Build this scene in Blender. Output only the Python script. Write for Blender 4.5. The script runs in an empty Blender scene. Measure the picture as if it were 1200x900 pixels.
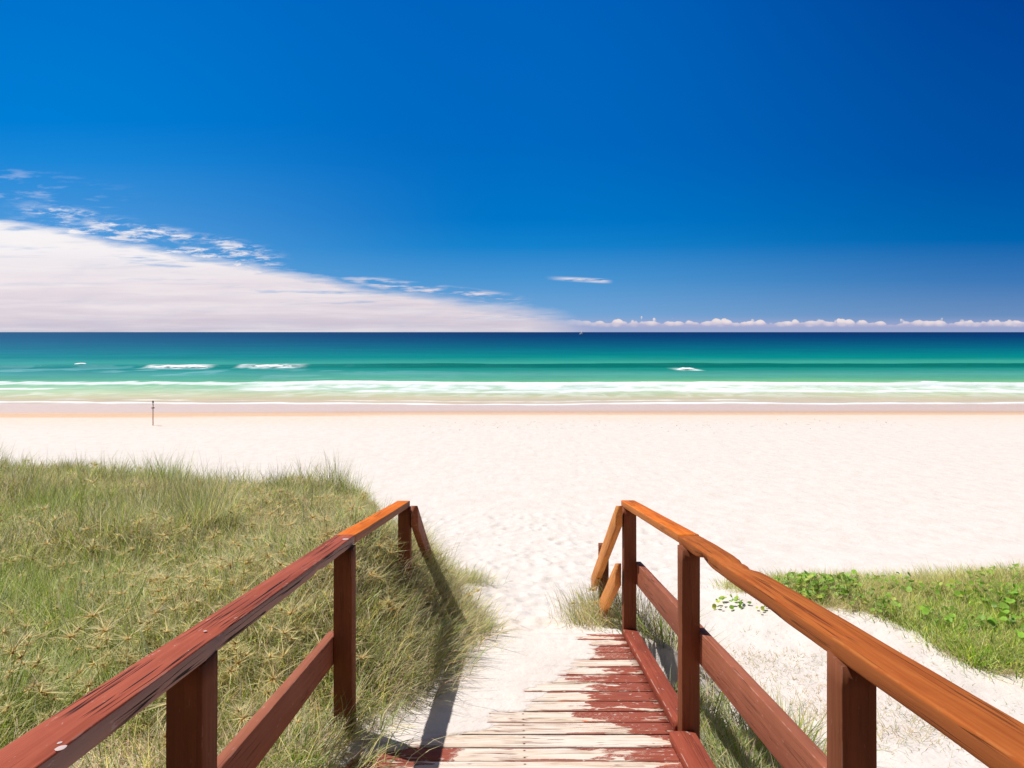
import bpy, math, random
import numpy as np
random.seed(7); rng = np.random.default_rng(11)
S = bpy.context.scene; COL = S.collection

# ------------------------------------------------------------------ helpers
def lin(r, g, b, k=1.0):
    f = lambda c: ((c/255+.055)/1.055)**2.4 if c/255 > .04045 else c/255/12.92
    return (f(r)*k, f(g)*k, f(b)*k)
def sstep(a, b, x):
    t = np.clip((x-a)/(b-a), 0, 1); return t*t*(3-2*t)
_perm = np.random.default_rng(3).random((256, 256))
def vnoise(x, y):
    x = np.asarray(x, float); y = np.asarray(y, float)
    xi = np.floor(x).astype(int); yi = np.floor(y).astype(int); fx = x-xi; fy = y-yi
    fx = fx*fx*(3-2*fx); fy = fy*fy*(3-2*fy)
    g = lambda i, j: _perm[i & 255, j & 255]
    return ((g(xi, yi)*(1-fx)+g(xi+1, yi)*fx)*(1-fy)+(g(xi, yi+1)*(1-fx)+g(xi+1, yi+1)*fx)*fy)*2-1
def fbm(x, y, o=4):
    s = 0; a = .5; x = np.asarray(x, float); y = np.asarray(y, float)
    for i in range(o):
        s = s+a*vnoise(x+17.3*i, y-9.1*i); x = x*2.03; y = y*2.03; a *= .5
    return s
def mesh_obj(name, co, faces_flat, counts, mat=None, parent=None, col=None, attrs=None, smooth=False, vec=None):
    me = bpy.data.meshes.new(name)
    co = np.asarray(co, np.float32); n = len(co)
    me.vertices.add(n); me.vertices.foreach_set('co', co.ravel())
    ff = np.asarray(faces_flat, np.int32).ravel(); ct = np.asarray(counts, np.int32)
    me.loops.add(len(ff)); me.loops.foreach_set('vertex_index', ff)
    me.polygons.add(len(ct)); st = np.concatenate([[0], np.cumsum(ct)[:-1]]).astype(np.int32)
    me.polygons.foreach_set('loop_start', st); me.polygons.foreach_set('loop_total', ct)
    if smooth: me.polygons.foreach_set('use_smooth', np.ones(len(ct), bool))
    me.update(calc_edges=True)
    if col is not None:
        c = np.ones((n, 4), np.float32); c[:, :3] = col
        a = me.color_attributes.new('Col', 'FLOAT_COLOR', 'POINT'); a.data.foreach_set('color', c.ravel())
    for k, v in (attrs or {}).items():
        a = me.attributes.new(k, 'FLOAT', 'POINT'); a.data.foreach_set('value', np.asarray(v, np.float32).ravel())
    if vec is not None:
        a = me.attributes.new('grain', 'FLOAT_VECTOR', 'POINT'); a.data.foreach_set('vector', np.asarray(vec, np.float32).ravel())
    me.validate()
    o = bpy.data.objects.new(name, me); COL.objects.link(o)
    if mat: me.materials.append(mat)
    if parent: o.parent = parent
    return o
def grid(name, xs, ys, zf, mat, col=None, attrs=None, smooth=True):
    X, Y = np.meshgrid(xs, ys); Z = zf
    nx, ny = len(xs), len(ys)
    idx = np.arange(nx*ny).reshape(ny, nx)
    f = np.stack([idx[:-1, :-1], idx[:-1, 1:], idx[1:, 1:], idx[1:, :-1]], -1).reshape(-1, 4)
    return mesh_obj(name, np.stack([X, Y, Z], -1).reshape(-1, 3), f, np.full(len(f), 4), mat,
                    col=None if col is None else col.reshape(-1, 3), attrs=attrs, smooth=smooth)
def tag(o, label=None, cat=None, group=None, kind=None):
    if label: o['label'] = label
    if cat: o['category'] = cat
    if group: o['group'] = group
    if kind: o['kind'] = kind
    return o
def empty(name, loc=(0, 0, 0)):
    o = bpy.data.objects.new(name, None); COL.objects.link(o); o.location = loc; o.empty_display_size = .2; return o

class NT:
    def __init__(s, tree): s.t = tree; s.n = tree.nodes; s.l = tree.links
    def new(s, typ, ins=None, **props):
        n = s.n.new(typ)
        for k, v in props.items(): setattr(n, k, v)
        for k, v in (ins or {}).items():
            if hasattr(v, 'is_output') and v.is_output: s.l.new(v, n.inputs[k])
            else: n.inputs[k].default_value = v
        return n
    def m(s, op, a, b=0.0, c=0.0, clamp=False):
        n = s.new('ShaderNodeMath', {0: a, 1: b, 2: c}, operation=op, use_clamp=clamp); return n.outputs[0]
    def ss(s, v, a, b, lo=0.0, hi=1.0):
        n = s.new('ShaderNodeMapRange', {0: v, 1: a, 2: b, 3: lo, 4: hi}, interpolation_type='SMOOTHSTEP'); return n.outputs[0]
    def mix(s, f, a, b, mode='MIX'):
        n = s.n.new('ShaderNodeMix'); n.data_type = 'RGBA'; n.blend_type = mode
        for i, v in ((0, f), (6, a), (7, b)):
            if hasattr(v, 'is_output'): s.l.new(v, n.inputs[i])
            elif i == 0: n.inputs[0].default_value = v
            else: n.inputs[i].default_value = (*v[:3], 1)
        return n.outputs[2]
    def noise(s, vec, scale, detail=4, rough=.5, dist=0.0):
        n = s.new('ShaderNodeTexNoise', {'Vector': vec, 'Scale': scale, 'Detail': detail, 'Roughness': rough, 'Distortion': dist}); return n.outputs[0]
    def mapv(s, vec, scale=(1, 1, 1), loc=(0, 0, 0)):
        return s.new('ShaderNodeMapping', {'Vector': vec, 'Scale': scale, 'Location': loc}).outputs[0]
    def bump(s, h, strength=.5, dist=.01, normal=None):
        d = {'Height': h, 'Strength': strength, 'Distance': dist}
        if normal is not None: d['Normal'] = normal
        return s.new('ShaderNodeBump', d).outputs[0]
def material(name):
    m = bpy.data.materials.new(name); m.use_nodes = True; m.node_tree.nodes.clear()
    t = NT(m.node_tree); return m, t
def finish(t, color, rough=.6, normal=None, spec=.3):
    d = {'Base Color': color if hasattr(color, 'is_output') else (*color, 1), 'Roughness': rough, 'Specular IOR Level': spec}
    if normal is not None: d['Normal'] = normal
    b = t.new('ShaderNodeBsdfPrincipled', d); o = t.new('ShaderNodeOutputMaterial', {0: b.outputs[0]}); return b

# ------------------------------------------------------------------ camera, sun, sky
cam = bpy.data.cameras.new('camera'); co = bpy.data.objects.new('camera', cam); COL.objects.link(co)
cam.sensor_width = 36; cam.lens = 24; cam.shift_y = -61/1200; cam.clip_end = 60000; cam.clip_start = .05
co.rotation_euler = (math.radians(90), 0, 0); S.camera = co
S.view_settings.view_transform = 'Standard'; S.view_settings.look = 'None'; S.view_settings.exposure = 0
sv = (-.5, .25, 1.0); EL = math.atan2(1, math.hypot(.5, .25)); AZ = math.atan2(-.5, .25)
sd = bpy.data.lights.new('sun', 'SUN'); so = bpy.data.objects.new('sun', sd); COL.objects.link(so)
sd.energy = 5.0; sd.angle = math.radians(.5); sd.color = (1, .962, .915)
from mathutils import Vector
so.rotation_euler = Vector(sv).to_track_quat('Z', 'Y').to_euler(); so.location = (-20, 10, 40)

W = bpy.data.worlds.new('World'); S.world = W; W.use_nodes = True; W.node_tree.nodes.clear(); w = NT(W.node_tree)
sky = w.new('ShaderNodeTexSky', sky_type='NISHITA', sun_disc=False, sun_elevation=EL, sun_rotation=AZ)
tc = w.new('ShaderNodeTexCoord').outputs['Generated']
sx = w.new('ShaderNodeSeparateXYZ', {0: tc}); x, y, z = sx.outputs
yc = w.m('MAXIMUM', y, .12); u = w.m('DIVIDE', x, yc); v = w.m('DIVIDE', z, yc)
def ramp(fac, stops):
    n = w.new('ShaderNodeValToRGB', {0: fac}); e = n.color_ramp.elements
    while len(e) < len(stops): e.new(.5)
    for q, (p, c) in zip(e, stops): q.position = p; q.color = (*c, 1)
    return n.outputs[0]
vv = w.m('MULTIPLY', v, 2.0, clamp=True)     # 0..0.5 -> 0..1
left = ramp(vv, [(0, lin(150, 185, 225)), (.14, lin(105, 168, 222)), (.38, lin(62, 147, 218)), (.50, lin(28, 136, 216)), (.62, lin(0, 126, 213)), (1, lin(0, 114, 204))])
midc = ramp(vv, [(0, lin(140, 172, 215)), (.06, lin(112, 165, 215)), (.15, lin(75, 150, 211)), (.25, lin(20, 130, 205)), (.33, lin(0, 118, 200)), (.55, lin(0, 105, 193)), (1, lin(0, 98, 188))])
right = ramp(vv, [(0, lin(125, 152, 198)), (.05, lin(105, 142, 190)), (.15, lin(60, 120, 184)), (.27, lin(0, 100, 175)), (.47, lin(0, 82, 165)), (1, lin(0, 66, 150))])
polar = w.mix(w.ss(u, -.03, .80), w.mix(w.ss(u, -.75, -.0), left, midc), right)
nis = w.mix(1.0, sky.outputs[0], (.052, .050, .046), 'MULTIPLY')
# deep polarised blue low over the sea, plain daylight sky overhead and behind
fz = w.m('MULTIPLY', w.ss(y, .05, .5), w.ss(v, .5, 1.1, 1, 0))
base = w.mix(fz, nis, polar)
cv = w.new('ShaderNodeCombineXYZ', {0: u, 1: v, 2: 0.0}).outputs[0]
# --- big bank
fc = w.new('ShaderNodeFloatCurve', {1: w.m('MULTIPLY_ADD', u, .5, .5)})
c = fc.mapping.curves[0]
pts = [(-1, .19), (-.75, .170), (-.56, .134), (-.375, .099), (-.19, .068), (-.02, .047), (.06, .036), (.11, .020), (.17, .0), (1, 0)]
while len(c.points) < len(pts): c.points.new(.5, .5)
for q, (a, b) in zip(c.points, pts): q.location = ((a+1)/2, b*5)
fc.mapping.update()
top = w.m('MULTIPLY', fc.outputs[0], .2)
def sn(sx_, sy_, sc, det=5, rough=.55, dist=0., off=0.):
    return w.noise(w.mapv(cv, (sx_, sy_, 1), (off, off*.7, off)), sc, det, rough, dist)
n1 = w.m('ADD', w.m('SUBTRACT', sn(4, 26, 1.0, 3, .6), .5), w.m('MULTIPLY', w.m('SUBTRACT', sn(16, 110, 1.0, 6, .65, .4, 6.6), .5), .55))
dd = w.m('ADD', w.m('SUBTRACT', top, v), w.m('MULTIPLY', n1, .030))
soft = w.m('MULTIPLY_ADD', w.ss(u, -.3, .12), .012, .013)
bank = w.m('DIVIDE', dd, soft, clamp=True)
inb = w.ss(u, .155, -.02)                                     # right tip dissolves
bank = w.m('MULTIPLY', bank, w.m('MINIMUM', 1.0, w.m('MULTIPLY', inb, 1.15)))
holes = w.ss(sn(5, 60, 1.3, 5, .6, 0, 3.1), .54, .72)
holes = w.m('MULTIPLY', holes, w.ss(dd, .075, .012)); bank = w.m('MULTIPLY', bank, w.m('SUBTRACT', 1.0, w.m('MULTIPLY', holes, .75)))
# --- broken fringe above the bank
dz = w.m('SUBTRACT', v, top)
fr = w.m('MULTIPLY', w.ss(u, -.78, -.60), w.ss(u, -.30, -.42)); 
zone = w.m('MULTIPLY', fr, w.m('MULTIPLY', w.ss(dz, -.03, -.012), w.ss(dz, .040, .010)))
n2 = sn(30, 150, 1.0, 7, .68, .3, 1.7)
fringe = w.m('MULTIPLY', w.m('MULTIPLY', w.ss(n2, .42, .66), w.ss(sn(7, 40, 1, 3, .5, 0, 21.), .36, .55)), w.ss(zone, .02, .7))
zone2 = w.m('MULTIPLY', w.m('MULTIPLY', w.ss(u, -.30, -.16), w.ss(u, .04, -.03)), w.m('MULTIPLY', w.ss(dz, -.01, .002), w.ss(dz, .014, .004)))
fringe = w.m('MAXIMUM', fringe, w.m('MULTIPLY', zone2, w.ss(sn(14, 120, 1, 5, .6, 0, 9.), .45, .62)))
zone3 = w.m('MULTIPLY', w.ss(u, -.5, -.72), w.m('MULTIPLY', w.ss(dz, .01, .03), w.ss(dz, .09, .05)))
fringe = w.m('MAXIMUM', fringe, w.m('MULTIPLY', w.m('MULTIPLY', zone3, .28), w.ss(sn(12, 70, 1, 6, .6, 0, 5.), .50, .68)))
# --- single small streak
s1 = w.m('MULTIPLY', w.m('MULTIPLY', w.ss(u, .045, .10), w.ss(u, .150, .128)),
         w.ss(w.m('ABSOLUTE', w.m('SUBTRACT', v, w.m('MULTIPLY_ADD', u, -.05, .0815))), .0045, .0005))
s1 = w.m('MULTIPLY', s1, w.ss(sn(18, 160, 1, 4, .6, 0, 2.), .3, .55))
clouds = w.m('MAXIMUM', w.m('MAXIMUM', bank, fringe), s1)
bankcol = ramp(w.m('MULTIPLY', v, 5.0, clamp=True), [(0, lin(196, 190, 208)), (.10, lin(214, 203, 215)), (.30, lin(230, 219, 226)), (.6, lin(244, 240, 243)), (1, lin(250, 249, 252))])
bankcol = w.mix(w.m('MULTIPLY', w.ss(sn(4, 55, 1, 5, .55, 0, 8.), .35, .7), .45), bankcol, lin(253, 247, 246))
bankcol = w.mix(w.m('MULTIPLY', w.ss(sn(3, 75, 1, 6, .6, 0, 12.), .52, .75), .40), bankcol, lin(178, 184, 210))
bankcol = w.mix(w.m('MULTIPLY', w.ss(sn(9, 60, 1, 6, .65, .5, 15.), .45, .75), .25), bankcol, lin(190, 196, 218))
# --- horizon haze and cumulus row
hz = w.ss(v, .026, .004); out = w.mix(w.m('MULTIPLY', hz, .75), base, lin(165, 172, 208))
out = w.mix(clouds, out, bankcol)
cxy = w.new('ShaderNodeCombineXYZ', {0: w.m('MULTIPLY', u, 1.0), 1: v, 2: .3}).outputs[0]
env = w.noise(w.mapv(cxy, (19, 0, 0)), 1.0, 4, .6)
bil = w.new('ShaderNodeTexVoronoi', {'Vector': w.mapv(cxy, (75, 120, 0)), 'Scale': 1.0, 'Smoothness': .3}, feature='SMOOTH_F1').outputs[0]
hgt = w.m('ADD', w.m('MULTIPLY', w.m('SUBTRACT', env, .12), .026), w.m('MULTIPLY', w.m('SUBTRACT', .55, bil), .010))
cm = w.ss(w.m('SUBTRACT', w.m('ADD', hgt, .0065), v), 0.0, .0016)
cm = w.m('MULTIPLY', cm, w.ss(v, .0055, .0095)); cm = w.m('MULTIPLY', cm, w.ss(u, .06, .15))
cm = w.m('MULTIPLY', cm, w.ss(w.noise(w.mapv(cxy, (9, 0, 0), (4, 0, 0)), 1, 1), .20, .30))
ccol = w.mix(w.m('ADD', w.ss(v, .006, .017), w.m('MULTIPLY', w.m('SUBTRACT', .4, bil), .8), clamp=True), lin(175, 175, 208), lin(242, 228, 226))
out = w.mix(w.m('MULTIPLY', cm, .92), out, ccol)
out = w.mix(w.ss(z, -.004, -.02), out, lin(120, 120, 110))
bg = w.new('ShaderNodeBackground', {0: out, 1: 1.0}); w.new('ShaderNodeOutputWorld', {0: bg.outputs[0]})

# ------------------------------------------------------------------ terrain
PY = [-60, -14, -5, 0, 3, 5.2, 7, 9, 12, 16, 25, 36, 42.5, 52, 60, 90, 400]
PZ = [6, 3.0, -.75, -1.65, -2.05, -2.33, -2.84, -3.27, -3.72, -4.1, -4.62, -5.0, -5.2, -5.5, -5.9, -7, -12]  # unseen rise behind the camera, added to block low sky light
RY = [-60, -14, -5, 0, 3, 4.7, 6, 7.5, 9, 9.01]
RZ = [6, 3.0, -1.2, -2.0, -2.52, -2.82, -2.9, -2.98, -3.27, -3.27]
def zd(Y): return -(1.563+.139*Y)
def P(Y): return np.interp(Y, PY, PZ)
EY = [-60, 2.8, 3.6, 4.3, 5.2, 6.0, 6.9, 8.0, 9.0, 10.5, 12]
EX = [-.84, -.84, -.76, -.52, -.34, -.42, -.72, -1.08, -1.30, -2.8, -5]
def edge(Y): return np.interp(Y, EY, EX)
dr = np.random.default_rng(5)
DIM = [(dr.normal(.15, .75)+ (0 if y_ < 9 else dr.normal(0, 1.2)), y_, dr.uniform(.07, .16), dr.uniform(.005, .017)) for y_ in dr.uniform(5.2, 15, 620)]
def height(X, Y, fine=True):
    X = np.asarray(X, float); Y = np.asarray(Y, float)
    p = P(Y)
    r = np.where(Y < 9, np.interp(Y, RY, RZ), p)
    r = r+.13*sstep(2.2, 3.6, X)*sstep(5.0, 6.2, Y)*sstep(9.5, 7.4, Y)
    r = r+.10*fbm(X*.5+3, Y*.5, 3)*sstep(1.2, 2.5, X)*sstep(14, 7, Y)
    h = p+(r-p)*np.where(Y < 5.3, sstep(.80, 1.15, X), sstep(.9, 2.0, X))
    e = edge(Y)
    wl = sstep(0, 1, (e-X)/np.interp(Y, [5, 8.5], [1.5, .75]))*sstep(14.5, 9.0, Y)
    pl = np.where(Y < -5, P(Y), -1.66-.043*Y)+.15*fbm(X*.45, Y*.45+5, 4)+.13*vnoise(X*1.1+4, Y*1.3)-.10*sstep(-3, -1, X)*sstep(5, 9, Y)
    ll = np.where(Y < -2, p, np.where(Y < 5.2, zd(Y)+.0, p))
    pl = pl-.20*np.exp(-((X+3.1)/1.0)**2-((Y-9.2)/1.8)**2)-.10*sstep(-3.4, -1.6, X)*sstep(7, 9, Y)
    h = np.where(X < e, ll+(pl-ll)*wl, h)
    h = h+.09*np.exp(-((X+.62)/.55)**2-((Y-7.9)/.9)**2)
    h = h+.42*np.exp(-((X+1.15)/.42)**2-((Y-5.1)/1.0)**2)+.36*np.exp(-((X+.85)/.35)**2-((Y-6.3)/.8)**2)
    und = (X > -.70) & (X < .93) & (Y < 5.17)
    h = np.where(und, zd(Y)-.28, h)
    if fine:
        m = np.where(und, 0, 1)*sstep(60, 25, Y)
        h = h+m*(.022*fbm(X*1.3, Y*1.3, 3)+.012*fbm(X*5, Y*5, 3))
    return h
def ground(X, Y):
    X = np.asarray(X, float); Y = np.asarray(Y, float)
    h = height(X, Y); und = (X > -.70) & (X < .93) & (Y < 5.17)
    return np.where(und, zd(Y)+.10*sstep(.0, 1.0, edge(Y)-X+.12)+.01, h)
def dimples(X, Y, Z):
    for (a, b, r, d) in DIM:
        i0, i1 = np.searchsorted(Y[:, 0], [b-2*r, b+2*r]); j0, j1 = np.searchsorted(X[0], [a-2*r, a+2*r])
        if i1 <= i0 or j1 <= j0: continue
        q = ((X[i0:i1, j0:j1]-a)/(r*.8))**2+((Y[i0:i1, j0:j1]-b)/(r*1.1))**2
        Z[i0:i1, j0:j1] += -d*np.exp(-q)+d*.55*np.exp(-(np.sqrt(q)-1.5)**2*4)
    return Z
def spaced(lo, hi, fine_lo, fine_hi, step, grow):
    c = list(np.arange(fine_lo, fine_hi, step)); s = step; a = fine_lo
    L = []
    while a > lo: s *= grow; a -= s; L.append(a)
    s = step; a = c[-1]
    while a < hi: s *= grow; a += s; c.append(a)
    return np.array(L[::-1]+c)
xs = spaced(-9000, 9000, -3.2, 3.6, .03, 1.045); ys = spaced(-400, 400, 2.6, 12.5, .032, 1.03)
X, Y = np.meshgrid(xs, ys); Z = height(X, Y)
mask_s = Z.copy(); Z = dimples(X, Y, Z)
sandc = np.array([.725, .668, .622]); litter = np.array([.42, .32, .21])
def dens(X, Y):      # 0..1 how thick the left spinifex grows
    e = edge(Y); d = e-X
    m = sstep(.0, .12, d)*sstep(10.4, 9.2, Y+.8*fbm(X*.8, Y*0+2, 2))*sstep(-1.5, .3, Y)
    bare = sstep(.17, .27, fbm(X*1.1+7.7, Y*1.0+1.3, 4))*sstep(-1.3, -1.7, X)
    return m*(1-.93*bare)
def rdens(X, Y):
    lo = np.interp(X, [2.6, 3.1, 3.76, 4.06, 5.5, 9], [7.6, 7.15, 6.35, 5.55, 4.9, 4.6])+.55*fbm(X*2, Y*2, 3)
    return sstep(lo, lo+.15, Y)*sstep(8.6, 8.0, Y+.35*fbm(X*1.5, X*0, 2))*sstep(2.45, 2.9, X)
C = np.ones(X.shape+(3,))*sandc
D = np.maximum(dens(X, Y), rdens(X, Y)*.9)[..., None]
C = C*(1-D)+litter*D*(.8+.5*fbm(X*9, Y*9, 3)[..., None])
bk = sstep(1.6, .4, Y+.5*fbm(X, Y, 2))[..., None]; C = C*(1-bk)+np.array([.050, .052, .026])*bk  # unseen dark dune cover behind the camera, cuts bounce light on post fronts
sh = 1.6*fbm(X*.04, X*0, 2)-X*.02
Ys = Y+sh
wet = sstep(43.4, 44.1, Ys)[..., None]
orange = (sstep(41.6, 42.4, Ys)*sstep(45.8, 44.6, Ys))[..., None]
tan = (sstep(34, 42, Ys+2.5*fbm(X*.15, Y*.3, 3)))[..., None]
C = C*(1-.55*tan)+np.array([.76, .60, .47])*.55*tan
C = C*(1-wet)+np.array([.68, .53, .455])*wet
C = C*(1-.85*orange)+np.array([.67, .44, .275])*.85*orange
m_sand, t = material('sand')
ca = t.new('ShaderNodeAttribute', attribute_name='Col').outputs['Color']
geo = t.new('ShaderNodeNewGeometry').outputs['Position']; sp = t.new('ShaderNodeSeparateXYZ', {0: geo})
tint = t.noise(geo, .8, 5, .6); ca2 = t.mix(t.m('MULTIPLY', tint, .35), ca, (.93, .93, .95), 'MULTIPLY')
gr = t.noise(geo, 260, 2, .6); ca2 = t.mix(t.ss(gr, .30, .62, .30, 0), ca2, (.80, .70, .60), 'MULTIPLY')
mott = t.noise(t.mapv(geo, (1, .6, 1)), 3.2, 6, .62); ca2 = t.mix(t.ss(mott, .36, .58, .45, 0), ca2, (.90, .86, .84), 'MULTIPLY')
dry = t.ss(sp.outputs[1], 42, 37)
h1 = t.noise(geo, 2.6, 5, .6); h2 = t.noise(geo, 9, 4, .6); h3 = t.noise(geo, 60, 3, .6)
bsm = t.bump(t.m('MULTIPLY', h1, dry), .7, .06); bsm = t.bump(t.m('MULTIPLY', h2, dry), .6, .016, bsm); bsm = t.bump(h3, .5, .004, bsm)
wetf = t.ss(sp.outputs[1], 43.2, 45)
b = finish(t, ca2, t.m('MULTIPLY_ADD', wetf, -.5, .9), bsm, .25)
o = grid('sand_ground', xs, ys, Z, m_sand, col=C); tag(o, kind='structure')

# sand blown over the boards
xs2 = np.arange(-1.02, .9, .012); ys2 = np.arange(2.9, 5.42, .012)
X, Y = np.meshgrid(xs2, ys2)
ln = np.interp(Y, [2.9, 3.2, 3.36, 3.5, 3.65, 3.9, 4.2, 4.5, 4.8, 5.15, 5.4], [-1.0, -.80, -.55, -.22, -.10, .12, .30, .42, .52, .66, .8])
pl_i = np.floor((5.15-Y)/.14)
d = ln-X+.16*fbm(X*2.2, Y*9, 4)+.06*vnoise(X*9, Y*30)+.10*vnoise(pl_i*3.7, pl_i*0)
th = np.where(d > 0, .003+.008*sstep(0, .9, d)+.002*fbm(X*5, Y*5, 3), -.05*np.clip(-d*9, 0, 1)+.004)
pp = (Y-(5.15-.14*(pl_i+1)))/.14
th = th-.010*np.exp(-((np.minimum(pp, 1-pp))/.05)**2)*sstep(.5, .0, d)
th = th+.10*sstep(.0, 1.0, edge(Y)-X+.12)+ .02*np.exp(-((X+.8)/.25)**2)
th = np.where(Y > 5.15, th-.6*(Y-5.15)**1.3, th)
th = th-.012*np.exp(-((Y-5.152)/.010)**2)*sstep(-.25, .0, X)
th = np.where(X > .80, -.06, th)
o = grid('sand_drift', xs2, ys2, zd(Y)+th, m_sand, col=np.ones(X.shape+(3,))*sandc); tag(o, kind='structure')

# ------------------------------------------------------------------ sea
ys_ = [45.0]; 
while ys_[-1] < 130: ys_.append(ys_[-1]+.22*max(1, ys_[-1]/70))
while ys_[-1] < 22000: ys_.append(ys_[-1]*1.02)
ys_ = np.array(ys_); xs_ = spaced(-16000, 16000, -95, 95, .28, 1.06)
X, Y = np.meshgrid(xs_, ys_)
py = 389+5.5*800/Y
warp = (.9*fbm(X/30, Y/18, 3)+.5*fbm(X/90, Y/30, 2))*np.clip((py-392)/20, 0, 4)*.9
pw = py+warp+.6*(X/60).clip(-1.5, 1.5)*sstep(395, 450, py)
stops = [(389, (0, 46, 96)), (394, (0, 56, 104)), (400, (0, 74, 112)), (406, (0, 92, 118)), (412, (0, 112, 124)), (419, (0, 130, 126)), (424, (58, 156, 138)), (428, (62, 158, 138)), (430, (10, 132, 120)),
         (433, (30, 138, 124)), (438, (78, 158, 148)), (443, (88, 168, 142)), (447, (116, 180, 136)), (452, (156, 202, 162)), (458, (186, 206, 170)), (465, (202, 198, 164)), (470, (208, 190, 166)), (480, (214, 192, 180))]
pk = [s_[0] for s_ in stops]; pc = np.array([lin(*s_[1]) for s_ in stops])
C = np.stack([np.interp(pw, pk, pc[:, i]) for i in range(3)], -1)/1.10
# left part hazier and bluer, streaks of light chop
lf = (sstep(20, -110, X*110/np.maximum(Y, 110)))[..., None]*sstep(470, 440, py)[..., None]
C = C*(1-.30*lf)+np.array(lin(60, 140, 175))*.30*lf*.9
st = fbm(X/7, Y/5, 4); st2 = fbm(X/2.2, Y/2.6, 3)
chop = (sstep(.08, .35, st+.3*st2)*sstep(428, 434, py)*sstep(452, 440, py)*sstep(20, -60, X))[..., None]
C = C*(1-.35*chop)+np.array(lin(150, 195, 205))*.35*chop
C = C*(1+.10*fbm(X/14, Y/9, 3)[..., None])
Z = np.full(X.shape, -5.5)
def hump(yc, hgt, front, back): 
    d = Y-yc; return hgt*np.where(d < 0, np.exp(-(d/front)**2), np.exp(-(d/back)**2))
yc1 = 107+1.2*fbm(X/25, X*0+3, 3)+X*.012
Z += hump(yc1, .55, 1.3, 5)*(.55+.45*sstep(-90, -10, X)+.25*fbm(X/12, X*0, 2))
yc2 = 70+3.2*fbm(X/22, X*0+9, 3)-X*.02
Z += hump(yc2, .35, 1.0, 4)*sstep(-28, -20, X)
Z += hump(150+3*fbm(X/40, X*0+1, 2), .30, 3, 8)+hump(84+2*fbm(X/20, X*0+5, 2), .12, 1, 3)
Z += .05*fbm(X/3, Y/2, 3)*sstep(60, 75, Y)*sstep(500, 100, Y)
fd = Y-yc1; front = (sstep(-4.5, -1.5, fd)*sstep(.8, -.3, fd))[..., None]*.6*sstep(-60, 5, X)[..., None]
C = C*(1-front)+np.array(lin(0, 104, 100))/1.25*front  # shade on the swell's near face, put into the water colour
# foam
rag = fbm(X/1.4, Y/1.6, 4); rag2 = fbm(X/6, Y/4, 3)
foam = np.zeros(X.shape)
r = Y-yc2
wid = np.interp(X, [-70, -29, -24, -10, 10, 40, 100], [.0, .0, 1., 1., 1., .9, .7])
foam = np.maximum(foam, wid*sstep(-7.5-4*rag2, -3.5-3*rag2, r+1.5*rag)*sstep(1.2, .2, r+.8*rag)*(.62+.9*rag))
foam = np.maximum(foam, wid*sstep(-1.6, -.6, r)*sstep(1.0, .3, r+.6*rag))
ycb = 63.5+2.5*fbm(X/14, X*0+4, 3)-X*.03
foam = np.maximum(foam, sstep(1.8, .2, np.abs(Y-ycb)+1.6*rag)*sstep(-.15, .2, fbm(X/11, X*0+40, 2)+.012*X)*.9)
ycc = 73+1.5*fbm(X/10, X*0+14, 3)
foam = np.maximum(foam, sstep(3.0, .5, np.abs(Y-ycc)+2.2*rag)*sstep(-15, -26, X)*.8)
ycd = 66+1*fbm(X/10, X*0+24, 3)
foam = np.maximum(foam, sstep(1.2, .3, np.abs(Y-ycd)+1.2*rag)*sstep(-15, -22, X)*sstep(-.05, .12, fbm(X/9, X*0+70, 2)))
lace = sstep(.30, .05, np.abs(fbm(X/1.8, Y/2.6, 4)))*sstep(56, 59, Y)*sstep(72, 66, Y)*.35; foam = np.maximum(foam, lace*(.5+rag2))
shw = 52.0+2.3*fbm(X/20, X*0+31, 3)+.5*fbm(X/4, X*0+2, 2)-X*.012
foam = np.maximum(foam, sstep(.95, .15, np.abs(Y-shw-.7)+.4*rag)*.95)
foam = np.maximum(foam, .6*sstep(.5, .1, np.abs(Y-shw-3.0)+.5*rag)*sstep(.0, .2, fbm(X/8, X*0+90, 2)))
for (a_, b_, p_) in ((172, 246, 431.0), (283, 357, 430.5), (793, 816, 433.0), (1074, 1113, 449.5)):
    yq = 5.5*800/(p_-389); xa_ = (a_-600)/800*yq; xb_ = (b_-600)/800*yq
    foam = np.maximum(foam, sstep(-.9, .5, X-xa_)*sstep(.9, -.5, X-xb_)*sstep(-3.4, -1.8, Y-yq+1.8*rag)*sstep(6, 1, Y-yq+3*rag)*(.45+.9*rag))
foam = np.clip(foam, 0, 1)
Z = np.where(Y < shw, Z-(shw-Y)*.25, Z)+foam*.05
C = C*(1-foam[..., None])+np.array([.86, .86, .86])*foam[..., None]
m_sea, t = material('sea_water')
ca = t.new('ShaderNodeAttribute', attribute_name='Col').outputs['Color']; fo = t.new('ShaderNodeAttribute', attribute_name='foam').outputs['Fac']
geo = t.new('ShaderNodeNewGeometry').outputs['Position']
n_ = t.noise(t.mapv(geo, (.35, .9, 1)), 1.0, 6, .65); n2_ = t.noise(t.mapv(geo, (.03, .08, 1)), 1.0, 5, .6)
ca = t.mix(t.ss(n_, .35, .65, .22, 0), ca, (.45, .62, .75), 'MULTIPLY')
ca = t.mix(t.ss(n2_, .35, .65, .22, 0), ca, (.55, .70, .85), 'MULTIPLY')
bp = t.bump(n_, .8, .25)
df = t.new('ShaderNodeBsdfDiffuse', {0: ca, 'Normal': bp}).outputs[0]
gl = t.new('ShaderNodeBsdfGlossy', {'Roughness': .25, 'Normal': bp}).outputs[0]
t.new('ShaderNodeOutputMaterial', {0: t.new('ShaderNodeMixShader', {0: t.m('MULTIPLY_ADD', fo, -.035, .035), 1: df, 2: gl}).outputs[0]})
o = grid('sea', xs_, ys_, Z, m_sea, col=C, attrs={'foam': foam}); tag(o, kind='structure')

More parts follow.
